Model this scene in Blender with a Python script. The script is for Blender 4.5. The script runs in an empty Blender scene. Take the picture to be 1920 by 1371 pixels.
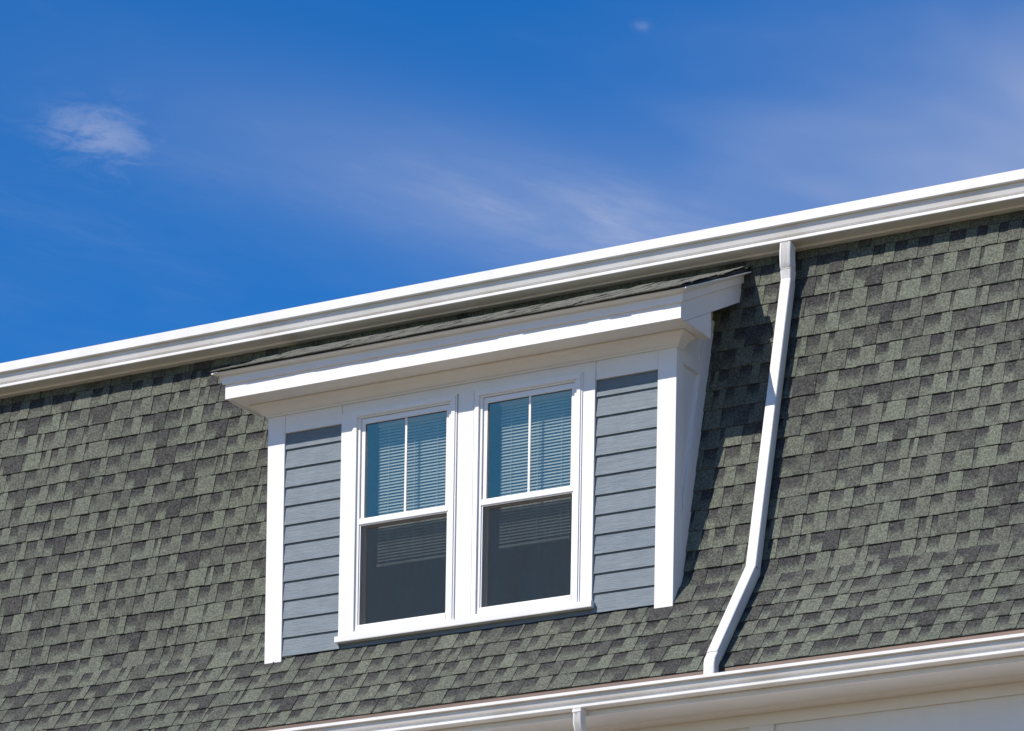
import bpy, math, random
from mathutils import Vector, Matrix
rnd = random.Random(7)
SC = bpy.context.scene
COL = SC.collection
R = math.radians

# ------------------------------------------------------------------ camera
cd = bpy.data.cameras.new('camera'); cam = bpy.data.objects.new('camera', cd); COL.objects.link(cam)
YAW, ROLL, F = 0.512, 0.0164, 7565.04
rt = Vector((math.cos(YAW), math.sin(YAW), 0)); up = Vector((0, 0, 1)); fw = Vector((-math.sin(YAW), math.cos(YAW), 0))
cr = rt*math.cos(ROLL) + up*math.sin(ROLL); cu = up*math.cos(ROLL) - rt*math.sin(ROLL)
CAM = Vector((14.6837, -25.1331, -8.0053))
m = Matrix((cr, cu, -fw)).transposed().to_4x4(); m.translation = CAM
cam.matrix_world = m
cd.sensor_width = 36; cd.lens = F/1920*36
cd.shift_y = 2594.2/1920                       # a shift lens held level, as the parallel verticals show
cd.clip_start = 0.5; cd.clip_end = 6000
SC.camera = cam
def px(P):
    d = Vector(P) - CAM; z = d.dot(fw)
    return 960 + F*d.dot(cr)/z, 685.5 + 2594.2 - F*d.dot(cu)/z

# ------------------------------------------------------------------ light
TO_SUN = Vector((-0.56, -1.0, 0.95)).normalized()
SUN_EL = math.asin(TO_SUN.z)
SUN_AZ = math.atan2(TO_SUN.x, TO_SUN.y)        # from +Y towards +X
sl = bpy.data.lights.new('sun', 'SUN'); sun = bpy.data.objects.new('sun', sl); COL.objects.link(sun)
sl.energy = 5.0; sl.angle = R(0.53); sl.color = (1.0, 0.935, 0.865)
sun.rotation_euler = TO_SUN.to_track_quat('Z', 'Y').to_euler()
sun.location = (-20, -40, 40)

SC.view_settings.view_transform = 'Standard'; SC.view_settings.look = 'None'
SC.view_settings.exposure = 0.0; SC.view_settings.gamma = 1.0; SC.view_settings.use_curve_mapping = False
SC.cycles.max_bounces = 10; SC.cycles.diffuse_bounces = 5; SC.cycles.transparent_max_bounces = 16
SC.cycles.use_denoising = True

W = bpy.data.worlds.new('World'); SC.world = W; W.use_nodes = True
nt = W.node_tree; nt.nodes.clear()
class G:
    """tiny node helper"""
    def __init__(s, t): s.t = t
    def n(s, typ, **k):
        o = s.t.nodes.new(typ)
        for a, b in k.items(): setattr(o, a, b)
        return o
    def put(s, sock, v):
        if isinstance(v, bpy.types.NodeSocket): s.t.links.new(v, sock)
        elif v is not None: sock.default_value = v
    def m(s, op, a, b=None, c=None, clamp=False):
        o = s.n('ShaderNodeMath', operation=op, use_clamp=clamp)
        for i, v in enumerate((a, b, c)): s.put(o.inputs[i], v)
        return o.outputs[0]
    def dot(s, a, b):
        o = s.n('ShaderNodeVectorMath', operation='DOT_PRODUCT'); s.put(o.inputs[0], a); s.put(o.inputs[1], b); return o.outputs['Value']
    def xyz(s, x, y, z=0.0):
        o = s.n('ShaderNodeCombineXYZ'); s.put(o.inputs[0], x); s.put(o.inputs[1], y); s.put(o.inputs[2], z); return o.outputs[0]
    def noise(s, vec, scale, detail=4, rough=.5, dist=0.0):
        o = s.n('ShaderNodeTexNoise'); s.put(o.inputs['Vector'], vec); o.inputs['Scale'].default_value = scale
        o.inputs['Detail'].default_value = detail; o.inputs['Roughness'].default_value = rough; o.inputs['Distortion'].default_value = dist
        return o.outputs['Fac']
    def ramp(s, v, a, b, c=0.0, d=1.0):
        o = s.n('ShaderNodeMapRange', interpolation_type='SMOOTHSTEP'); s.put(o.inputs[0], v)
        for i, q in zip((1, 2, 3, 4), (a, b, c, d)): o.inputs[i].default_value = q
        return o.outputs[0]
    def mix(s, f, a, b, mode='MIX'):
        o = s.n('ShaderNodeMix', data_type='RGBA', blend_type=mode); s.put(o.inputs[0], f)
        for i, v in ((6, a), (7, b)):
            if isinstance(v, tuple) and len(v) == 3: v = v + (1,)
            s.put(o.inputs[i], v)
        return o.outputs[2]
g = G(nt)
sky = g.n('ShaderNodeTexSky', sky_type='NISHITA'); sky.sun_disc = False
sky.sun_elevation = SUN_EL; sky.sun_rotation = SUN_AZ
sky.altitude = 900; sky.air_density = 1.0; sky.dust_density = 0.05; sky.ozone_density = 4.0
hs = g.n('ShaderNodeHueSaturation'); hs.inputs['Saturation'].default_value = 1.36; hs.inputs['Value'].default_value = 1.0; hs.inputs['Hue'].default_value = 0.509
g.put(hs.inputs['Color'], sky.outputs[0])
tc = g.n('ShaderNodeTexCoord').outputs['Generated']
dz = g.m('MAXIMUM', g.dot(tc, (0, 0, 1)), 0.04)
pa = g.m('DIVIDE', g.dot(tc, tuple(rt)), dz)   # cirrus sheet high above: direction / height
pf = g.m('DIVIDE', g.dot(tc, tuple(fw)), dz)
al = g.m('ADD', g.m('MULTIPLY', pa, .779), g.m('MULTIPLY', pf, .627))
ac = g.m('ADD', g.m('MULTIPLY', pa, -.627), g.m('MULTIPLY', pf, .779))
streak = g.noise(g.xyz(g.m('MULTIPLY', al, 8.0), g.m('MULTIPLY', ac, 15.0)), 1.0, 7, .6, .55)
soft = g.noise(g.xyz(g.m('MULTIPLY', al, 4.0), g.m('MULTIPLY', ac, 6.0), 3.0), 1.0, 3, .5, .3)
def gauss(v, c, w):
    q = g.m('DIVIDE', g.m('SUBTRACT', v, c), w)
    return g.m('EXPONENT', g.m('MULTIPLY', g.m('MULTIPLY', q, q), -1.0))
band = g.m('MULTIPLY', gauss(ac, 2.03, .062), gauss(al, 1.70, .15))
band2 = g.m('MULTIPLY', gauss(pa, .36, .19), gauss(pf, 2.52, .20))
band3 = g.m('MULTIPLY', gauss(ac, 2.135, .035), gauss(al, 1.45, .20))
fib = g.noise(g.xyz(g.m('MULTIPLY', al, 22.0), g.m('MULTIPLY', ac, 75.0), 5.0), 1.0, 6, .62, .8)
wisps = g.m('MULTIPLY', g.m('MULTIPLY', g.ramp(streak, .25, .95, .12, 1.0), g.ramp(fib, .25, .75, .65, 1.25)), g.m('ADD', g.m('ADD', g.m('MULTIPLY', band, .26), g.m('MULTIPLY', band3, .05)), g.m('MULTIPLY', g.ramp(soft, .4, .8), .08)))
haze_c = g.m('MULTIPLY', g.m('MULTIPLY', gauss(ac, 2.05, .11), gauss(al, 1.66, .30)), .17)
veil = g.m('MULTIPLY', band2, g.ramp(soft, .25, .75, .30, .72))
puffn = g.noise(g.xyz(g.m('MULTIPLY', al, 30.0), g.m('MULTIPLY', ac, 32.0), 7.0), 1.0, 8, .66, .5)
puffm = g.m('MULTIPLY', gauss(pa, -.275, .034), gauss(pf, 2.515, .058))
puff = g.m('MULTIPLY', g.ramp(g.m('ADD', puffn, g.m('MULTIPLY', puffm, .16)), .47, .78), g.m('MULTIPLY', puffm, .26))
speck = g.m('MULTIPLY', g.m('MULTIPLY', gauss(pa, .0590, .0045), gauss(pf, 2.338, .007)), g.ramp(puffn, .35, .7, 0, .22))
cl = g.m('ADD', g.m('ADD', g.m('ADD', wisps, haze_c), veil), g.m('ADD', puff, speck), clamp=True)
colr = g.mix(cl, hs.outputs[0], (4.4, 4.55, 5.2))
bg = g.n('ShaderNodeBackground'); bg.inputs['Strength'].default_value = 0.148; g.put(bg.inputs['Color'], colr)
wo = g.n('ShaderNodeOutputWorld'); g.put(wo.inputs[0], bg.outputs[0])

# ------------------------------------------------------------------ materials
def mat(name, rough=.5, spec=.5, metallic=0.0):
    M = bpy.data.materials.new(name); M.use_nodes = True
    t = M.node_tree; b = t.nodes['Principled BSDF']; b.inputs['Roughness'].default_value = rough
    b.inputs['Specular IOR Level'].default_value = spec; b.inputs['Metallic'].default_value = metallic
    return M, G(t), b
def objvec(q, geo=True):
    return q.n('ShaderNodeNewGeometry').outputs['Position'] if geo else q.n('ShaderNodeTexCoord').outputs['Object']
def bump(q, b, h, strength, dist):
    o = q.n('ShaderNodeBump'); o.inputs['Strength'].default_value = strength; o.inputs['Distance'].default_value = dist
    q.put(o.inputs['Height'], h); q.put(b.inputs['Normal'], o.outputs[0])
def white(name, col, rough, dirt=.06):
    M, q, b = mat(name, rough, .4)
    P = objvec(q)
    sx = q.n('ShaderNodeVectorMath', operation='MULTIPLY'); q.put(sx.inputs[0], P); sx.inputs[1].default_value = (1.0, 1.0, .35)
    n1 = q.noise(sx.outputs[0], 3.0, 6, .6); n2 = q.noise(P, 60, 3, .6)
    f = q.m('ADD', q.m('MULTIPLY', q.ramp(n1, .35, .8), .75), q.m('MULTIPLY', n2, .25))
    dk = tuple(c*(1-dirt*k) for c, k in zip(col, (1.0, 1.15, 1.5)))
    q.put(b.inputs['Base Color'], q.mix(f, col, dk))
    q.put(b.inputs['Roughness'], q.m('ADD', rough-.06, q.m('MULTIPLY', n1, .14)))
    bump(q, b, n2, .05, .002)
    return M
WHITE = white('white_paint', (.80, .79, .785), .5)
VINYL = white('white_vinyl', (.82, .81, .80), .35, .04)
ALU = white('white_aluminium', (.78, .77, .755), .38, .17)
M, q, b = mat('blue_grey_siding', .62, .35); SIDING = M
P = objvec(q); oi = q.n('ShaderNodeObjectInfo').outputs['Random']
sh = q.n('ShaderNodeVectorMath', operation='ADD'); q.put(sh.inputs[0], P); q.put(sh.inputs[1], q.xyz(q.m('MULTIPLY', oi, 37.0), 0.0, q.m('MULTIPLY', oi, 11.0)))
st = q.n('ShaderNodeVectorMath', operation='MULTIPLY'); q.put(st.inputs[0], sh.outputs[0]); st.inputs[1].default_value = (2.2, 1.0, 34.0)
grain = q.noise(st.outputs[0], 2.4, 5, .6, 1.6)
mott = q.noise(sh.outputs[0], 7, 4, .6)
base = q.mix(q.ramp(mott, .3, .75), (.152, .190, .219), (.184, .220, .245))
base = q.mix(q.ramp(grain, .42, .62, 0, .55), base, (.126, .154, .178))
base = q.mix(q.m('MULTIPLY', oi, .25), base, (.20, .222, .236))
q.put(b.inputs['Base Color'], base); bump(q, b, grain, .75, .006)

M, q, b = mat('green_shingle_granules', 1.0, 0.0); SHINGLE = M
P = objvec(q)
at = q.n('ShaderNodeAttribute', attribute_name='blend').outputs['Color']
sp = q.n('ShaderNodeSeparateColor'); q.put(sp.inputs[0], at)
gr = q.noise(P, 130, 2, .7); gr2 = q.noise(P, 62, 3, .65); big = q.noise(P, .55, 4, .6); fine = q.noise(P, 320, 1, .5)
edge = q.m('MULTIPLY', q.m('SUBTRACT', gr2, .5), .95)
t_ = q.m('ADD', q.m('ADD', sp.outputs[0], edge), q.m('MULTIPLY', q.m('SUBTRACT', gr, .5), .55), clamp=True)
c_ = q.mix(t_, (.044, .0415, .0435), (.146, .159, .121))
warm = q.mix(sp.outputs[1], c_, (.098, .094, .083))
c2 = q.mix(.30, c_, warm)
spk = q.m('ADD', .60, q.m('MULTIPLY', q.ramp(q.m('ADD', q.m('MULTIPLY', gr, .5), q.m('MULTIPLY', gr2, .5)), .34, .66), .78))
spk = q.m('MULTIPLY', spk, q.m('ADD', .83, q.m('MULTIPLY', big, .34)))
spk = q.m('MULTIPLY', spk, q.m('ADD', .78, q.m('MULTIPLY', fine, .44)))
vm = q.n('ShaderNodeVectorMath', operation='SCALE'); q.put(vm.inputs[0], c2); q.put(vm.inputs['Scale'], spk)
stain = q.m('MULTIPLY', q.ramp(q.noise(P, 2.6, 5, .7), .66, .80), q.ramp(gr2, .45, .7))
q.put(b.inputs['Base Color'], q.mix(q.m('MULTIPLY', stain, .35), vm.outputs[0], (.075, .052, .04)))
bump(q, b, gr, .5, .004)

SUNLIT = SHINGLE.copy(); SUNLIT.name = 'grey_sunlit_shingle_granules'  # greyer, and lighter in colour to stand for sun on the dormer roof
for n_ in SUNLIT.node_tree.nodes:
    if n_.bl_idname == 'ShaderNodeMix' and abs(n_.inputs[7].default_value[1]-.159) < 1e-4: n_.inputs[7].default_value = (.178, .176, .142, 1)
def plain(name, col, rough=.6, spec=.4, metallic=0.0, var=.15, sc=20):
    M, q, b = mat(name, rough, spec, metallic)
    n = q.noise(objvec(q), sc, 4, .6)
    q.put(b.inputs['Base Color'], q.mix(n, tuple(c*(1-var) for c in col), tuple(c*(1+var) for c in col)))
    return M
DECK = plain('roofing_felt', (.03, .03, .03), .9)
FLASH = plain('dark_flashing', (.035, .04, .055), .5, .4)
COPPER = plain('weathered_copper', (.085, .056, .042), .42, .5, .4, .3, 8)
SCREW = plain('bright_screw', (.75, .62, .45), .25, .5, 1.0)
INNER = plain('dim_room_paint', (.40, .39, .36), .8)
BLIND = plain('white_blind_slat', (.74, .76, .74), .45, .4, 0, .03)
CORD = plain('blind_cord', (.8, .8, .78), .7)
SEAL = plain('grey_gasket', (.10, .10, .11), .7)
GAP = plain('joint_shadow_caulk', (.22, .22, .24), .8)
# glass: clear tinted pane with a coated surface
M = bpy.data.materials.new('window_glass'); M.use_nodes = True; t = M.node_tree; t.nodes.clear(); q = G(t); GLASS = M
tr = q.n('ShaderNodeBsdfTransparent'); tr.inputs[0].default_value = (.84, .86, .85, 1)
gl = q.n('ShaderNodeBsdfGlossy'); gl.inputs['Roughness'].default_value = .015; gl.inputs[0].default_value = (1.0, .88, .57, 1)
bp = q.n('ShaderNodeBump'); bp.inputs['Strength'].default_value = .12; bp.inputs['Distance'].default_value = .01
q.put(bp.inputs['Height'], q.noise(objvec(q), 5.0, 2, .5)); q.put(gl.inputs['Normal'], bp.outputs[0])
fr = q.n('ShaderNodeFresnel'); fr.inputs[0].default_value = 1.75
bk = q.n('ShaderNodeNewGeometry').outputs['Backfacing']
fac = q.m('MULTIPLY', q.m('MULTIPLY', fr.outputs[0], 3.6), q.m('SUBTRACT', 1.0, bk))
mx = q.n('ShaderNodeMixShader'); q.put(mx.inputs[0], fac); q.put(mx.inputs[1], tr.outputs[0]); q.put(mx.inputs[2], gl.outputs[0])
o = q.n('ShaderNodeOutputMaterial'); q.put(o.inputs[0], mx.outputs[0])
# insect screen: dark fibreglass weave, too fine to resolve
M = bpy.data.materials.new('insect_screen_mesh'); M.use_nodes = True; t = M.node_tree; t.nodes.clear(); q = G(t); SCREEN = M
tr = q.n('ShaderNodeBsdfTransparent'); tr.inputs[0].default_value = (1, 1, 1, 1)
df = q.n('ShaderNodeBsdfDiffuse'); df.inputs[0].default_value = (.045, .045, .046, 1)
mx = q.n('ShaderNodeMixShader'); wv = q.n('ShaderNodeVectorMath', operation='MULTIPLY'); q.put(wv.inputs[0], objvec(q)); wv.inputs[1].default_value = (11, 1, 3.2)
q.put(mx.inputs[0], q.m('ADD', .27, q.m('MULTIPLY', q.noise(wv.outputs[0], 1.0, 3, .5, 1.2), .16))); q.put(mx.inputs[1], tr.outputs[0]); q.put(mx.inputs[2], df.outputs[0])  # wavy density imitates moire between the screen and its reflection
o = q.n('ShaderNodeOutputMaterial'); q.put(o.inputs[0], mx.outputs[0])
M, q, b = mat('pale_concrete', .9, .2); GROUND = M
P = objvec(q)
q.put(b.inputs['Base Color'], q.mix(q.noise(P, .25, 6, .6), (.182, .130, .062), (.236, .172, .088))); bump(q, b, q.noise(P, 20, 4), .3, .01)

# ------------------------------------------------------------------ mesh helpers
class MB:
    def __init__(s): s.v = []; s.f = []
    def poly(s, pts):
        i = len(s.v); s.v += [tuple(p) for p in pts]; s.f.append(tuple(range(i, i+len(pts))))
    def box(s, x0, x1, y0, y1, z0, z1):
        i = len(s.v)
        s.v += [(x, y, z) for z in (z0, z1) for y in (y0, y1) for x in (x0, x1)]
        for f in ((0, 2, 3, 1), (4, 5, 7, 6), (0, 1, 5, 4), (2, 6, 7, 3), (0, 4, 6, 2), (1, 3, 7, 5)): s.f.append(tuple(i+k for k in f))
        return s
    def prism(s, pts, a, b, ax='x'):
        """closed outline swept from a to b; ax 'x': outline in (y,z); 'y': in (x,z)"""
        n = len(pts); i = len(s.v)
        for c in (a, b):
            for p in pts: s.v.append((c, p[0], p[1]) if ax == 'x' else (p[0], c, p[1]))
        for k in range(n):
            j = (k+1) % n; s.f.append((i+k, i+j, i+n+j, i+n+k))
        s.f.append(tuple(i+k for k in range(n-1, -1, -1))); s.f.append(tuple(i+n+k for k in range(n)))
        return s
    def ring(s, x0, x1, z0, z1, wl, wr, wb, wt, y0, y1):
        """rectangular frame with mitre-free joints"""
        i = len(s.v)
        o = [(x0, z0), (x1, z0), (x1, z1), (x0, z1)]; n = [(x0+wl, z0+wb), (x1-wr, z0+wb), (x1-wr, z1-wt), (x0+wl, z1-wt)]
        for y in (y0, y1):
            for p in o+n: s.v.append((p[0], y, p[1]))
        for k in range(4):
            j = (k+1) % 4
            s.f += [(i+k, i+j, i+4+j, i+4+k), (i+8+k, i+12+k, i+12+j, i+8+j), (i+k, i+8+k, i+8+j, i+j), (i+4+k, i+4+j, i+12+j, i+12+k)]
        return s
    def sweep(s, path, prof):
        """open profile (out, z) swept along a path of (x, y, z) corners, mitred in plan; out is to the right of travel"""
        n = len(path); rows = []
        for k in range(n):
            def nrm(a, b):
                d = Vector((b[0]-a[0], b[1]-a[1])).normalized(); return Vector((d.y, -d.x))
            ns = []
            if k > 0: ns.append(nrm(path[k-1], path[k]))
            if k < n-1: ns.append(nrm(path[k], path[k+1]))
            mm = ns[0] if len(ns) == 1 else (ns[0]+ns[1])/(1+ns[0].dot(ns[1]))
            rows.append([(path[k][0]+mm.x*o, path[k][1]+mm.y*o, path[k][2]+z) for o, z in prof])
        i = len(s.v); c = len(prof)
        for r_ in rows: s.v += r_
        for k in range(n-1):
            for j in range(c):
                j2 = (j+1) % c
                s.f.append((i+k*c+j, i+k*c+j2, i+(k+1)*c+j2, i+(k+1)*c+j))
        s.f.append(tuple(i+j for j in range(c))); s.f.append(tuple(i+(n-1)*c+j for j in range(c-1, -1, -1)))
        return s
    def tube(s, path, section):
        """closed sections placed along a path lying in a plane x = const; section(k) -> [(dx, d)], d = out along the path's normal"""
        n = len(path); i = len(s.v); c = len(section(0))
        for k in range(n):
            a = path[max(k-1, 0)]; b_ = path[min(k+1, n-1)]
            d = Vector((0, b_[1]-a[1], b_[2]-a[2])).normalized(); nn = Vector((0, d.z, -d.y))
            if k in (0, n-1): cs = 1.0
            else:
                d1 = Vector((0, path[k][1]-a[1], path[k][2]-a[2])).normalized(); cs = max(.5, d1.dot(d))
            for dx, o in section(k): s.v.append((path[k][0]+dx, path[k][1]+nn.y*o/cs, path[k][2]+nn.z*o/cs))
        for k in range(n-1):
            for j in range(c):
                j2 = (j+1) % c
                s.f.append((i+k*c+j, i+k*c+j2, i+(k+1)*c+j2, i+(k+1)*c+j))
        s.f.append(tuple(i+j for j in range(c-1, -1, -1))); s.f.append(tuple(i+(n-1)*c+j for j in range(c)))
        return s
    def mesh(s, name, material):
        me = bpy.data.meshes.new(name); me.from_pydata(s.v, [], s.f); me.update()
        import bmesh
        b_ = bmesh.new(); b_.from_mesh(me); bmesh.ops.recalc_face_normals(b_, faces=b_.faces); b_.to_mesh(me); b_.free()
        me.materials.append(material); return me
    def build(s, name, material, parent=None, bevel=0.0, smooth=False):
        me = s.mesh(name, material)
        ob = bpy.data.objects.new(name, me); COL.objects.link(ob)
        if parent: ob.parent = parent
        if smooth:
            for p_ in me.polygons: p_.use_smooth = True
            mo = ob.modifiers.new('edges', 'EDGE_SPLIT'); mo.split_angle = R(35)
        if bevel:
            mo = ob.modifiers.new('bevel', 'BEVEL'); mo.width = bevel; mo.segments = 2; mo.limit_method = 'ANGLE'
        return ob
def empty(name, label, cat, group=None):
    o = bpy.data.objects.new(name, None); COL.objects.link(o); o['label'] = label; o['category'] = cat
    if group: o['group'] = group
    return o
def box(*a): return MB().box(*a)

# ------------------------------------------------------------------ ground
GZ = CAM.z - 1.6
gm = MB(); gm.poly([(-3000, -3000, GZ), (3000, -3000, GZ), (3000, 3000, GZ), (-3000, 3000, GZ)])
go = gm.build('ground', GROUND); go['kind'] = 'structure'

# ------------------------------------------------------------------ house: mansard roof line, in (y, z)
E_ = .1545                                     # shingle exposure
TH = R(77.4); TT = R(68); TF = R(54)
FX = (.107, .157)                              # bottom of the curved course
PX = (FX[0]+E_*math.cos(TT), FX[1]+E_*math.sin(TT))
XL, XR = -6.6, 6.2
def surf(z):
    if z >= PX[1]: return PX[0]+(z-PX[1])/math.tan(TH)
    if z >= FX[1]: return FX[0]+(z-FX[1])/math.tan(TT)
    return FX[0]+(z-FX[1])/math.tan(TF)
EAVE = (FX[0]-6*E_*math.cos(TF), FX[1]-6*E_*math.sin(TF))
ZTOP = 2.70
house = empty('mansard_house', 'white trimmed house with a steep green shingled mansard roof, flared at its eave', 'house')
roof_line = [(surf(ZTOP), ZTOP), PX, FX, EAVE]
inn = [(y+.05, z-.012) for y, z in roof_line[::-1]]
dk = MB()
off = lambda pts: [(y+.006, z-.002) for y, z in pts]
def slab(pts, x0, x1): dk.prism(off(pts)+[(y+.055, z-.02) for y, z in pts[::-1]], x0, x1)
slab(roof_line, XL, -1.66); slab(roof_line, 1.66, XR)
slab([(surf(ZTOP), ZTOP), (surf(2.36), 2.36)], -1.66, 1.66)
slab([(surf(.03), .03), EAVE], -1.66, 1.66)
dk.box(XL, XR, surf(ZTOP)-.1, 6.0, ZTOP+.02, ZTOP+.06)
roof = dk.build('roof', DECK, house)

# ---- shingle pool: a tab = under-layer with a printed shadow band + a raised tooth
def tab_mesh(w, rr, bend=0.0, thin=1.0, lift=0.0):
    v, f, c = [], [], []
    H = E_+.012
    kink = lambda t_: -bend*4*(t_/E_)*(1-t_/E_) if 0 < t_ < E_ else 0.0
    def nrm(t_, add): return (.0112-.0092*(t_/E_)+add)*thin+kink(t_)
    wv = w*rr.uniform(.42, .62)
    k = rr.random()
    if k < .10: wv = w*rr.uniform(.82, .95)
    elif k < .20: wv = w*rr.uniform(.14, .25)
    top, bot = rr.uniform(0, .12), rr.uniform(.55, .95)
    mid = top+(bot-top)*rr.uniform(.1, .45)
    warm = rr.random()
    jl = rr.uniform(-.0015, .0015)
    ts = [0, .045, .088, .120, H]; cs = [bot, bot*.95, mid, top, top]
    def vert(x, t_, n, cc): v.append((x, t_, n)); c.append((cc, warm, 0, 1)); return len(v)-1
    L = [vert(0, a+jl, nrm(a, 0), q_) for a, q_ in zip(ts, cs)]; Rr = [vert(w, a+jl, nrm(a, 0), q_) for a, q_ in zip(ts, cs)]
    for a in range(4): f.append((L[a], Rr[a], Rr[a+1], L[a+1]))
    a0 = vert(0, jl, -.002, .1); b0 = vert(w, jl, -.002, .1); f.append((a0, b0, Rr[0], L[0]))
    k = rr.random(); warm = rr.random()
    tt = rr.uniform(.70, .95) if k < .50 else (rr.uniform(.40, .62) if k < .83 else rr.uniform(.06, .26))
    tt = min(1, tt+lift); c[:] = [(min(1, q_[0]+lift), q_[1], 0, 1) for q_ in c]
    tk = rr.uniform(.0038, .0050); sl_ = rr.uniform(.003, .011); jt = jl+rr.uniform(-.001, .002)
    ta = [0, .05, .10, H]; x1 = w-.0015
    xl = lambda t_: wv-sl_*(1-t_/E_)+rr.uniform(-.0008, .0008)
    fx = [xl(a) for a in ta]
    TL = [vert(x, a+jt, nrm(a, tk), tt+rr.uniform(-.06, .06)) for x, a in zip(fx, ta)]
    TR = [vert(x1, a+jt, nrm(a, tk), tt) for a in ta]
    BL = [vert(x-.0005, a+jt, nrm(a, -.0005), tt) for x, a in zip(fx, ta)]
    BR = [vert(x1, a+jt, nrm(a, -.0005), .05) for a in ta]  # side turned from the sun: its shade is put into the tint
    for a in range(3):
        f.append((TL[a], TR[a], TR[a+1], TL[a+1])); f.append((BL[a], TL[a], TL[a+1], BL[a+1])); f.append((TR[a], BR[a], BR[a+1], TR[a+1]))
    f.append((BL[0], BR[0], TR[0], TL[0]))
    return v, f, c
def tab_me(d):
    v, f, c = d
    me = bpy.data.meshes.new('shingle'); me.from_pydata(v, [], f); me.update()
    ca = me.color_attributes.new('blend', 'FLOAT_COLOR', 'POINT')
    ca.data.foreach_set('color', [k for q_ in c for k in q_])
    me.materials.append(SHINGLE); return me
def mkpool(n, bend, thin=1.0, lift=0.0):
    out = []
    for _ in range(n):
        k = rnd.random()
        w = rnd.uniform(.155, .225) if k < .78 else (rnd.uniform(.055, .11) if k < .92 else rnd.uniform(.225, .255))
        d = tab_mesh(w, rnd, bend, thin, lift); out.append([w, d, None])
    return out
POOL, POOLB, POOLD = mkpool(90, 0.0), mkpool(40, .006), mkpool(40, 0.0, .36, .6)  # dormer pool: tints lifted to look like tops facing the sun
def row_matrix(x, y, z, th, dn=0.0, rot=0.0):
    u = Vector((0, math.cos(th), math.sin(th))); n = Vector((0, -math.sin(th), math.cos(th)))
    M_ = Matrix((Vector((1, 0, 0)), u, n)).transposed()
    M_ = M_ @ Matrix.Rotation(rot, 3, 'Z')
    M4 = M_.to_4x4(); M4.translation = Vector((x, y, z))+n*dn
    return M4
class Merge:
    def __init__(s): s.v = []; s.f = []; s.c = []
    def add(s, d, M_):
        i = len(s.v); s.v += [tuple(M_ @ Vector(p)) for p in d[0]]; s.f += [tuple(i+k for k in q_) for q_ in d[1]]; s.c += d[2]
def place(e, M_, parent):
    if e[2] is None: e[2] = tab_me(e[1])
    o = bpy.data.objects.new('shingle', e[2]); COL.objects.link(o); o.parent = parent; o.matrix_world = M_; return o
tabs = []
rows = []
nst = int((ZTOP-PX[1])/(E_*math.sin(TH)))+1
for k in range(-6, 0): rows.append((FX[0]+k*E_*math.cos(TF), FX[1]+k*E_*math.sin(TF), TF, POOL))
rows.append((FX[0], FX[1], TT, POOLB))
for k in range(nst): rows.append((PX[0]+k*E_*math.cos(TH), PX[1]+k*E_*math.sin(TH), TH, POOL))
for ri, (y0, z0, th, pool) in enumerate(rows):
    x = XL - rnd.uniform(0, .2); last = -1
    th2 = th if ri != 5 else th+R(4)
    wob = [rnd.uniform(-1, 1) for _ in range(3)]; ph = rnd.uniform(0, 6)
    while x < XR:
        i = rnd.randrange(len(pool))
        if i == last: continue
        last = i; e = pool[i]; w = e[0]
        inside = x > -1.66 and x+w < 1.66
        if not (inside and .03 < z0 < 2.30):
            dv = .0022*math.sin(x*1.7+ph)+.0014*math.sin(x*4.3+ph*2)+rnd.uniform(-.0012, .0012)
            M_ = row_matrix(x, y0+dv*math.cos(th), z0+dv*math.sin(th), th2, rnd.uniform(-.0006, .0010), rnd.uniform(-.0025, .0025))
            c = [px(M_ @ Vector(p)) for p in ((0, 0, 0), (w, 0, 0), (w, E_, 0), (0, E_, 0))]
            ar = abs(sum(c[a][0]*c[(a+1) % 4][1]-c[(a+1) % 4][0]*c[a][1] for a in range(4)))/2
            vis = all(4 < u < 1916 and v < 1366 for u, v in c) and z0 < 2.40
            if vis and -1.9 < x < 1.9 and z0 > 1.9: vis = False
            if vis and 1.6 < x < 1.8+.25*(z0 > 1.6): vis = False
            tabs.append((ar if vis else 0, len(tabs), e, M_))
        x += w
order = sorted(tabs, key=lambda t_: -t_[0])
for t_ in order[:299]: place(t_[2], t_[3], roof)
mg = Merge()
for t_ in order[299:]: mg.add(t_[2][1], t_[3])
fo = bpy.data.objects.new('shingle_field', tab_me((mg.v, mg.f, mg.c))); COL.objects.link(fo); fo.parent = roof; fo['kind'] = 'stuff'

# ---- eave: copper drip edge, soffit, frieze, wall
cy, cz = EAVE
de = MB().prism([(cy-.006, cz-.004), (cy-.008, cz-.030), (cy-.016, cz-.085), (cy-.012, cz-.086), (cy+.02, cz-.03), (cy+.04, cz+.035), (cy+.03, cz+.035)], XL, XR)
drip = de.build('drip_edge', COPPER, house)
sc_m = None
for k in range(-13, 13):
    xx = .826+k*.478
    if XL < xx < XR:
        s_ = MB(); r0 = .011
        ring_ = [(math.cos(a*math.pi/4)*r0, math.sin(a*math.pi/4)*r0) for a in range(8)]
        if sc_m is None:
            s_.v = [(a, 0, b_) for a, b_ in ring_]+[(a*.55, -.006, b_*.55) for a, b_ in ring_]
            s_.f = [(a, (a+1) % 8, 8+(a+1) % 8, 8+a) for a in range(8)]+[tuple(range(8, 16))]
            sc_m = s_.mesh('screw', SCREW)
        so = bpy.data.objects.new('screw', sc_m); COL.objects.link(so); so.parent = drip
        so.location = (xx+rnd.uniform(-.02, .02), cy-.0125, cz-.046); so.rotation_euler = (R(6), 0, 0)
YW = .03
box(XL, XR, -.425, -.395, -.80, cz-.03).build('eave_fascia', WHITE, house)
box(XL, XR, -.395, -.20, -.776, -.757).build('soffit', WHITE, house)
box(XL, XR, -.196, YW+.02, -.774, -.756).build('soffit', WHITE, house)
cove = [(0, 0), (.010, 0), (.014, .006), (.026, .010), (.050, .014), (.066, .020), (.072, .027), (.072, .034), (0, .034)]
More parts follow.
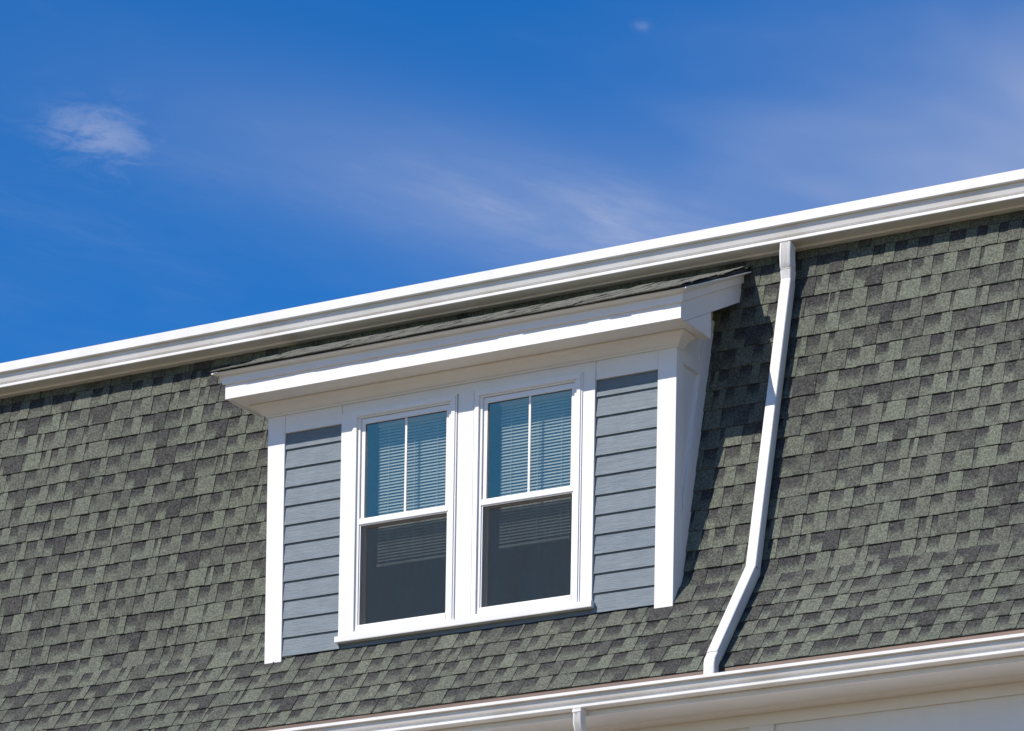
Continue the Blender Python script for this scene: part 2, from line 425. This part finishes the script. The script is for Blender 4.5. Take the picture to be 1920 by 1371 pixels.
MB().prism([(YW-.004-o, -.8015+z) for o, z in cove], XL, XR).build('bed_moulding', WHITE, house)
box(XL, XR, YW, YW+.03, -.884, -.7745).build('frieze_board', WHITE, house)
edges = [XL]+[.32+k*2.12-4*2.12 for k in range(0, 8)]
xs = [-3.97, -1.85, .27, 2.39, 4.51]
prev = XL
for x in xs+[XR]:
    box(prev+.095 if prev != XL else XL, x-.095 if x != XR else XR, YW+.022, YW+.03, -2.6, -.884).build('wall_panel', WHITE, house, .002)
    if x != XR: box(x-.095, x+.095, YW-.0, YW+.03, -2.6, -.8845).build('stile', WHITE, house, .002)
    prev = x
box(XL, XR, YW+.02, 6.0, GZ, -2.6).build('lower_wall', WHITE, house)
box(XL, XR, YW+.031, 6.0, -2.6, -.80).build('wall', WHITE, house)
# top fascia and flat behind the upper gutter
box(XL, XR, surf(2.66)-.075, surf(2.66)+.02, 2.628, 2.80).build('top_fascia', WHITE, house)
# ends of the mansard
for x0, x1 in ((XL-.03, XL), (XR, XR+.03)):
    MB().prism([(surf(ZTOP)+.02, ZTOP), (PX[0]+.01, PX[1]), (FX[0]+.01, FX[1]), (EAVE[0]+.01, EAVE[1]), (-.39, -.78), (6, -.78), (6, ZTOP)], x0, x1).build('gable_wall', WHITE, house)

# ------------------------------------------------------------------ gutters
gu = empty('gutter', 'upper white gutter running along the top of the mansard against the sky', 'gutter', 'white gutters of the house')
def gutter_upper(x0, x1, g_=0.0):
    p_ = [(.449, 2.817), (.444, 2.814), (.4445, 2.748), (.449, 2.743), (.478, 2.745), (.4805, 2.743), (.4805, 2.716), (.485, 2.707), (.494, 2.684), (.497, 2.682), (.511, 2.681),
          (.512, 2.667), (.493, 2.664), (.490, 2.659), (.490, 2.645), (.494, 2.641), (.655, 2.641), (.655, 2.78), (.648, 2.78), (.648, 2.648), (.500, 2.648), (.500, 2.657), (.520, 2.662), (.520, 2.69), (.500, 2.692), (.489, 2.71), (.489, 2.752), (.456, 2.752), (.456, 2.817)]
    return MB().prism([(y-g_, z-g_*.3) for y, z in p_], x0, x1)
XJ = -1.67
gutter_upper(XL, XJ).build('gutter_section', ALU, gu)
gutter_upper(XJ-.03, XR, .0025).build('gutter_section', ALU, gu)
# roof edge metal behind the gutter lip
gl_ = empty('gutter', 'lower white gutter along the flared eave beneath the copper strip', 'gutter', 'white gutters of the house')
lo = [(-.548, -.657), (-.556, -.653), (-.562, -.657), (-.562, -.675), (-.557, -.679), (-.537, -.677), (-.535, -.679), (-.535, -.698), (-.531, -.707), (-.525, -.718), (-.522, -.7195), (-.507, -.720), (-.505, -.722), (-.505, -.738),
      (-.520, -.741), (-.523, -.744), (-.523, -.758), (-.520, -.762), (-.430, -.762), (-.430, -.66), (-.436, -.66), (-.436, -.756), (-.514, -.756), (-.514, -.749), (-.497, -.742), (-.497, -.712), (-.517, -.71), (-.527, -.698), (-.527, -.672), (-.553, -.672), (-.550, -.662)]
MB().prism(lo, XL, XR).build('gutter_section', ALU, gl_)
for o_, lst in ((gu, (.45, .655, 2.639, 2.80)), (gl_, (-.56, -.43, -.762, -.66))):
    for x in (XL-.006, XR): box(x, x+.006, *lst).build('end_cap', ALU, o_)

# ------------------------------------------------------------------ downspouts
def sect(hw, hd, r_, flute=0.0):
    pts = []
    for cx, cy_, a0 in ((hw-r_, hd-r_, 0), (-hw+r_, hd-r_, 90), (-hw+r_, -hd+r_, 180), (hw-r_, -hd+r_, 270)):
        for k in range(4):
            a = R(a0+k*30); pts.append((cx+r_*math.cos(a), cy_+r_*math.sin(a)))
        if flute and a0 in (0,):                # ribs across the front
            for k in range(1, 12):
                f_ = k/12; pts.append((hw-r_-(2*hw-2*r_)*f_, hd+(flute if k % 2 else -flute)))
        if flute and a0 in (90, 270):
            sg = -1 if a0 == 90 else 1
            for k in range(1, 10):
                f_ = k/10; dd = (hd-r_)*(1-2*f_); pts.append((sg*(hw+(flute if k % 2 else -flute)), dd if a0 == 90 else -dd))
    return pts
ds = empty('downspout', 'long white downspout running down the mansard right of the dormer', 'downspout', 'white downspouts')
DX = 2.288; HW, HD = .041, .044; OFF = .075
def off_pt(p, th, o): return (p[0]-o*math.sin(th), p[1]+o*math.cos(th))
# centre line: steep run, kink, flared run, drop into the gutter
a1 = off_pt((surf(2.36), 2.36), TH, OFF)
def isect(p, a, q_, b_):
    d = (math.cos(a), math.sin(a)); e = (math.cos(b_), math.sin(b_)); den = d[0]*e[1]-d[1]*e[0]
    t_ = ((q_[0]-p[0])*e[1]-(q_[1]-p[1])*e[0])/den; return (p[0]+d[0]*t_, p[1]+d[1]*t_)
kk = isect(a1, TH, off_pt(FX, TF, OFF-.012), TF)
kb = isect(kk, TF, (-.494, 0), R(90))
def lerp(a, b_, t_): return (a[0]+(b_[0]-a[0])*t_, a[1]+(b_[1]-a[1])*t_)
P3 = lambda pts: [(DX-.030*min(1, max(0, (.25-z)/.8)), y, z) for y, z in pts]
s0 = sect(HW, HD, .011); s1 = sect(HW+.0015, HD+.0015, .012, .0022)
MB().tube(P3([a1, kk]), lambda k: s0).build('pipe', ALU, ds, 0, True)
MB().tube(P3([(kk[0]+.0002, kk[1]+.0008), kk, lerp(kk, kb, .93)]), lambda k: sect(HW+.001, HD+.001, .011)).build('pipe', ALU, ds, 0, True)
up_pts = [(.546, 2.6405), (.540, 2.630), (.536, 2.605), (.533, 2.570), (.534, 2.537), (.539, 2.505), (.544, 2.475), (.546, 2.468), (.547, 2.461), (.548, 2.454), (.549, 2.447), lerp((.549, 2.447), a1, .7), a1]
s2 = sect(HW+.003, HD+.003, .012, .0028); s3 = sect(HW-.001, HD-.001, .012, .0014)
MB().tube(P3(up_pts), lambda k: sect(HW-.010, HD-.012, .010, .0005) if k == 0 else s2 if k < 7 else (s3 if k % 2 else s2) if k < 11 else s3).build('elbow', ALU, ds, 0, True)
lowp = [lerp(kk, kb, .90), lerp(kk, kb, .95), (kb[0]-.002+.01, kb[1]+.012), (kb[0]-.0, kb[1]-.015), (kb[0], kb[1]-.04), (kb[0], -.690)]
MB().tube(P3(lowp), lambda k: sect(HW+.0025, HD-.005, .012)).build('elbow', ALU, ds, 0, True)
sm = None
for (y, z, th) in ((kk[0]-.046, kk[1]-.01, TH), (a1[0]-.052, a1[1]+.23, TH)):
    o_ = bpy.data.objects.new('screw', sc_m); COL.objects.link(o_); o_.parent = ds
    o_.location = (DX+.004, y, z); o_.scale = (.35, .35, .35)
d2 = empty('downspout', 'short white downspout elbow dropping out of the lower gutter at the bottom edge', 'downspout', 'white downspouts')
DX2 = 1.235
q2 = [(-.488, -.76), (-.488, -.83), (-.484, -.86), (-.468, -.90), (-.44, -.94), (-.40, -.975), (-.33, -1.025), (-.18, -1.115), (-.10, -1.165), (-.07, -1.195), (-.055, -1.235), (-.052, -1.30)]
t2 = sect(.034, .040, .010, .002)
MB().tube([(DX2, y, z) for y, z in q2], lambda k: sect(.034-(.0025 if k % 2 else 0), .040-(.0012 if k % 2 else 0), .010, .002)).build('elbow', ALU, d2, 0, True)
MB().tube([(DX2, -.052, -1.27), (DX2, -.052, GZ+.05)], lambda k: sect(.032, .038, .009)).build('pipe', ALU, d2, 0, True)
MB().tube([(DX2, -.488, -.7735), (DX2, -.488, -.79)], lambda k: sect(.038, .0435, .011)).build('outlet', ALU, d2, 0, True)
o_ = bpy.data.objects.new('screw', sc_m); COL.objects.link(o_); o_.parent = d2; o_.location = (DX2-.005, -.529, -.80); o_.scale = (.4, .4, .4)

# ------------------------------------------------------------------ dormer
dm = empty('dormer', 'white trimmed dormer with paired windows and blue grey siding set into the green mansard', 'dormer')
XA, XB, XC, XF = 1.70, 1.552, 1.056, 1.884
ZB = 1.838                                     # bottom of the bed moulding
box(-XB, XB, .034, .05, .0, ZB).build('sheathing', FLASH, dm)
for s in (-1, 1):
    a, b_ = sorted((s*XA, s*XB))
    box(a, b_, 0.0, .06, .002, ZB+.01).build('corner_board', WHITE, dm, .003)
# frieze in three lengths, butted with a fine joint
for x0, x1 in ((-XB+.0015, -XC-.0015), (-XC+.0015, XC-.0015), (XC+.0015, XB-.0015)):
    box(x0, x1, .002, .034, 1.705 if abs(x0+x1) > .1 else 1.775, ZB+.01).build('frieze_board', WHITE, dm, .0015)
# siding planks, each lapped over the one below
zrow = [1.711, 1.585, 1.444, 1.304, 1.166, 1.026, .886, .746, .608, .468, .330, .192, .052]
for s in (-1, 1):
    x0, x1 = sorted((s*(XB+.004), s*(XC-.004)))
    for k in range(12):
        zt, zb = zrow[k]+.012, zrow[k+1]+rnd.uniform(-.001, .001)
        if k == 0: zt = 1.704
        MB().prism([(.0058, zb), (.0215, zt), (.0335, zt), (.020, zb+.001)], x0, x1).build('siding_plank', SIDING, dm)
MB().prism([(.012, .012), (.030, .062), (.036, .062), (.018, .010)], -XB, XB).build('base_flashing', FLASH, dm)
# a plank runs on below the sill
MB().prism([(.018, .052), (.028, .12), (.034, .12), (.028, .052)], -XC+.001, XC-.001).build('siding_plank', SIDING, dm)
# window surround
YC = -.006
for s in (-1, 1):
    a, b_ = sorted((s*XC, s*.958)); box(a, b_, YC, .034, .131, 1.774).build('casing', WHITE, dm, .002)
box(-.065, .065, YC, .034, .131, 1.774).build('mullion_casing', WHITE, dm, .002)
MB().prism([(-.036, .094), (-.038, .128), (-.036, .131), (.034, .134), (.034, .088), (-.034, .088)], -XC-.014, XC+.014).build('sill', WHITE, dm, .0015)
ZG = dict(fb=.148, ft=1.772)
def window(c, label):
    w = bpy.data.objects.new('window', None); COL.objects.link(w); w.parent = dm; w['label'] = label
    # brickmould: two stepped rings proud of the casing
    bm_ = MB().ring(c-.446, c+.440, .134, 1.772, .012, .012, .0, .014, YC-.008, .03)
    bm_.ring(c-.434, c+.428, .137, 1.758, .030, .030, .018, .030, YC-.016, .032)
    bm_.build('brickmould', VINYL, w, .002)
    MB().ring(c-.4055, c+.399, .150, 1.7285, .026, .026, .012, .012, -.006, .10).build('frame', VINYL, w, .0015)
    # upper sash (outer track)
    zb_, zt_ = .962, 1.714
    MB().ring(c-.379, c+.3725, zb_, zt_, .034, .030, .012, .040, .008, .036).build('upper_sash', VINYL, w, .0015)
    box(c-.3445, c+.342, .0195, .0235, zb_+.0125, zt_-.0405).build('pane', GLASS, w)
    MB().ring(c-.3445, c+.342, zb_+.0125, zt_-.0405, .007, .005, .004, .005, .0145, .0192).build('gasket', SEAL, w)
    box(c-.0085, c+.0085, .0125, .0192, zb_+.012, zt_-.041).build('muntin', VINYL, w, .001)
    # meeting rail
    MB().prism([(-.004, .936), (-.007, .940), (-.007, .974), (-.003, .981), (.050, .981), (.050, .936)], c-.378, c+.372).build('meeting_rail', VINYL, w, .001)
    # lower sash (inner track)
    MB().ring(c-.379, c+.3725, .165, .9355, .030, .030, .036, .008, .040, .068).build('lower_sash', VINYL, w, .0015)
    box(c-.349, c+.342, .0515, .0555, .2012, .927).build('pane', GLASS, w)
    # insect screen over the lower half
    MB().ring(c-.379, c+.3725, .1625, .9355, .010, .010, .012, .006, .002, .010).build('screen_frame', SEAL if False else VINYL, w)
    sm_ = MB().box(c-.369, c+.3625, .0055, .0065, .1745, .9295); sm_.build('insect_screen', SCREEN, w)
    MB().prism([(-.012, .152), (-.014, .166), (-.010, .196), (-.002, .203), (.036, .203), (.036, .152)], c-.3785, c+.372).build('bottom_rail', VINYL, w, .0015)
    MB().prism([(-.020, .136), (-.022, .146), (-.016, .1515), (-.006, .1515), (-.006, .136)], c-.404, c+.398).build('lip', VINYL, w)
    return w
window(-.512, 'left dormer window, double hung with two upper lights')
window(.518, 'right dormer window, double hung with two upper lights')
# room behind the glass
rl = MB()
rl.poly([(-1.10, .14, .10), (1.10, .14, .10), (1.10, 2.2, .10), (-1.10, 2.2, .10)]); rl.poly([(-1.10, .101, 1.80), (1.10, .101, 1.80), (1.10, 2.2, 1.80), (-1.10, 2.2, 1.80)])
rl.poly([(-1.10, 2.2, .1), (1.10, 2.2, .1), (1.10, 2.2, 1.8), (-1.10, 2.2, 1.8)])
rl.poly([(-1.10, .101, .1), (-1.10, 2.2, .1), (-1.10, 2.2, 1.8), (-1.10, .101, 1.8)]); rl.poly([(1.10, .101, .1), (1.10, 2.2, .1), (1.10, 2.2, 1.8), (1.10, .101, 1.8)])
for x0, x1 in ((-1.10, -.918), (-.113, .112), (.917, 1.10)): rl.box(x0, x1, .101, .14, .1, 1.80)
rl.box(-1.1, 1.1, .1015, .1395, .06, .1505); rl.box(-1.1, 1.1, .1012, .1398, 1.729, 1.82)
rl.build('room_lining', INNER, dm)
# sheathing must leave the window openings free
bpy.data.objects.remove(bpy.data.objects['sheathing'])
sh_ = MB()
for x0, x1 in ((-XB, -.918), (-.113, .112), (.917, XB)): sh_.box(x0, x1, .0345, .10, .03, ZB)
sh_.box(-.918, -.113, .0345, .10, .03, .149); sh_.box(.112, .917, .0345, .10, .03, .149)
sh_.box(-.918, -.113, .0345, .10, 1.73, ZB); sh_.box(.112, .917, .0345, .10, 1.73, ZB)
sh_.build('sheathing', FLASH, dm)

# eave of the dormer
YF, ZS, ZF = -.304, 1.915, 2.040
SLP = .468
RT = math.atan(.447)
bedp = [(0, 0), (.010, 0), (.014, .010), (.030, .018), (.046, .034), (.062, .052), (.086, .060), (.098, .066), (.104, .078), (0, .078)]
MB().sweep([(-XA-.001, .075, ZB), (-XA-.001, -.001, ZB), (XA+.001, -.001, ZB), (XA+.001, .075, ZB)], bedp).build('bed_moulding', WHITE, dm)
box(-XF+.024, XF-.024, YF+.022, .002, ZS+.004, ZS+.018).build('soffit', WHITE, dm)
for s in (-1, 1):
    a, b_ = sorted((s*1.67, s*(XF-.026))); box(a, b_, .0022, .16, ZS+.004, ZS+.018).build('soffit', WHITE, dm)
    box(a, b_, .146, .160, ZS+.0185, 2.14).build('return_back', WHITE, dm)
    MB().prism([(.161, 2.108), (.70, 2.360), (.70, 2.378), (.161, 2.126)], a, b_).build('rake_soffit', WHITE, dm)
box(-XF, XF, YF, YF+.022, ZS, ZF+.03).build('fascia_board', WHITE, dm, .0015)
zr = lambda y, z0: z0+SLP*(y-YF)
for s in (-1, 1):
    a, b_ = sorted((s*XF, s*(XF-.022)))
    yl = YF+.0225
    jy = -.235
    low = lambda y: 2.087+.474*(y-.125)
    MB().prism([(jy, low(jy)+.0005), (.69, low(.69)), (.69, zr(.69, ZF)), (yl, zr(yl, ZF)), (yl, ZS+.001), (jy-.004, ZS+.001)], a, b_).build('rake_board', WHITE, dm, .001)
    a2, b2 = sorted((s*(XF-.0015), s*(XF-.022)))
    MB().prism([(jy-.002, ZS), (.16, ZS), (.16, low(.16)-.002), (jy, low(jy)-.002)], a2, b2).build('return_board', WHITE, dm, .001)
crown = [(0, -.020), (.016, -.020), (.019, -.016), (.019, .033), (.024, .036), (.048, .041), (.070, .043), (.076, .046), (.076, .054), (0, .054)]
YE = .63
# front run is level, the two returns climb the rake
cp = [(-XF, YE, ZF+SLP*(YE-YF)), (-XF, YF, ZF), (XF, YF, ZF), (XF, YE, ZF+SLP*(YE-YF))]
crs = [(o, z) for o, z in crown]
MB().sweep(cp, crs).build('crown_moulding', WHITE, dm)
# roof of the dormer
ye, ze = YF-.095, ZF+.060
def droof(y, n=0.0): return ze+(.447*(y-ye))+n
DXR = XF+.056
dr = MB().prism([(ye, droof(ye)), (.78, droof(.78)), (.78, droof(.78)-.02), (YF, droof(YF)-.02), (ye+.012, droof(ye+.012)-.006)], -DXR, DXR).build('roof', DECK, dm)
cs_ = math.cos(RT); sn_ = math.sin(RT)
for k in range(8):
    t0 = -.012+k*E_
    y0, z0 = ye+t0*cs_, droof(ye)+.002+t0*sn_
    x = -DXR-.012
    if k: x -= rnd.uniform(0, .1)
    while x < DXR:
        e = POOLD[rnd.randrange(len(POOLD))]; w = e[0]
        if x+w > DXR+.02:
            e = min(POOLD, key=lambda q_: abs(q_[0]-(DXR+.012-x)))
        if x+e[0] > DXR+.05: break
        if x > -DXR-.03:
            M_ = row_matrix(x, y0+rnd.uniform(-.004, .004), z0, RT+R(2.6)+rnd.uniform(-.025, .025), rnd.uniform(-.002, .004), rnd.uniform(-.008, .008))
            place(e, M_, dr)
            e[2].materials[0] = SUNLIT
        x += e[0]
# cheeks
for s in (-1, 1):
    ck = bpy.data.objects.new('cheek', None); COL.objects.link(ck); ck.parent = dm
    def pr(poly, o0, o1, nm):
        a, b_ = sorted((s*o0, s*o1)); MB().prism(poly, a, b_).build(nm, WHITE, ck, .0015)
    sf = lambda z, d=0.0: surf(z)-d+.02
    pr([(.0605, .10), (sf(.30), .30), (sf(2.32), 2.32), (.0605, 2.10)], XA-.045, XA-.022, 'cheek_panel')
    pr([(.0605, .09), (.12, .168), (.12, ZB-.085), (.0605, ZB-.085)], XA-.03, XA-.002, 'edge_board')
    pr([(.1205, .18), (sf(.30), .30), (sf(2.2), 2.2), (sf(2.2, .15), 2.2), (sf(.62, .15)+.0, .62), (.1205, .32)], XA-.03, XA-.0005, 'rake_trim')
    pr([(.0605, ZB-.084), (sf(1.80, .152), ZB-.084), (sf(1.84, .152), ZB+.01), (.0605, ZB+.01)], XA-.03, XA-.0015, 'frieze_board')

# ------------------------------------------------------------------ blinds
def blind(c, label):
    t = empty('venetian_blind', label, 'window blind', 'venetian blinds in the dormer windows')
    x0, x1 = c-.292, c+.292; yb = .118; SP = .0224; zt_, zb_ = 1.70, .665
    box(x0, x1, yb-.02, yb+.02, zt_-.03, zt_).build('headrail', BLIND, t)
    n = int((zt_-.045-zb_)/SP)
    me = None
    for k in range(n):
        z = zt_-.045-k*SP
        if me is None:
            a = R(50); hw = .0128; prof = []
            for j in range(4):
                f_ = -1+2*j/3; prof.append((f_*hw*math.cos(a)-.0, f_*hw*math.sin(a)+.0015*(1-f_*f_)))
            prof2 = [(y+.0006, z_-.0008) for y, z_ in prof[::-1]]
            me = MB().prism(prof+prof2, x0-c, x1-c).mesh('slat', BLIND)
        o_ = bpy.data.objects.new('slat', me); COL.objects.link(o_); o_.parent = t
        o_.location = (c, yb, z); o_.rotation_euler = (rnd.uniform(-.05, .05), 0, rnd.uniform(-.0015, .0015))
    box(x0, x1, yb-.014, yb+.014, zb_-.020, zb_-.002).build('bottom_rail', BLIND, t, .002)
    for dx in (-.20, .02, .215):
        box(c+dx-.0012, c+dx+.0012, yb-.0155, yb-.0135, zb_-.01, zt_-.03).build('cord', CORD, t)
    return t
blind(-.512, 'white venetian blind half lowered behind the left dormer window')
blind(.518, 'white venetian blind half lowered behind the right dormer window')
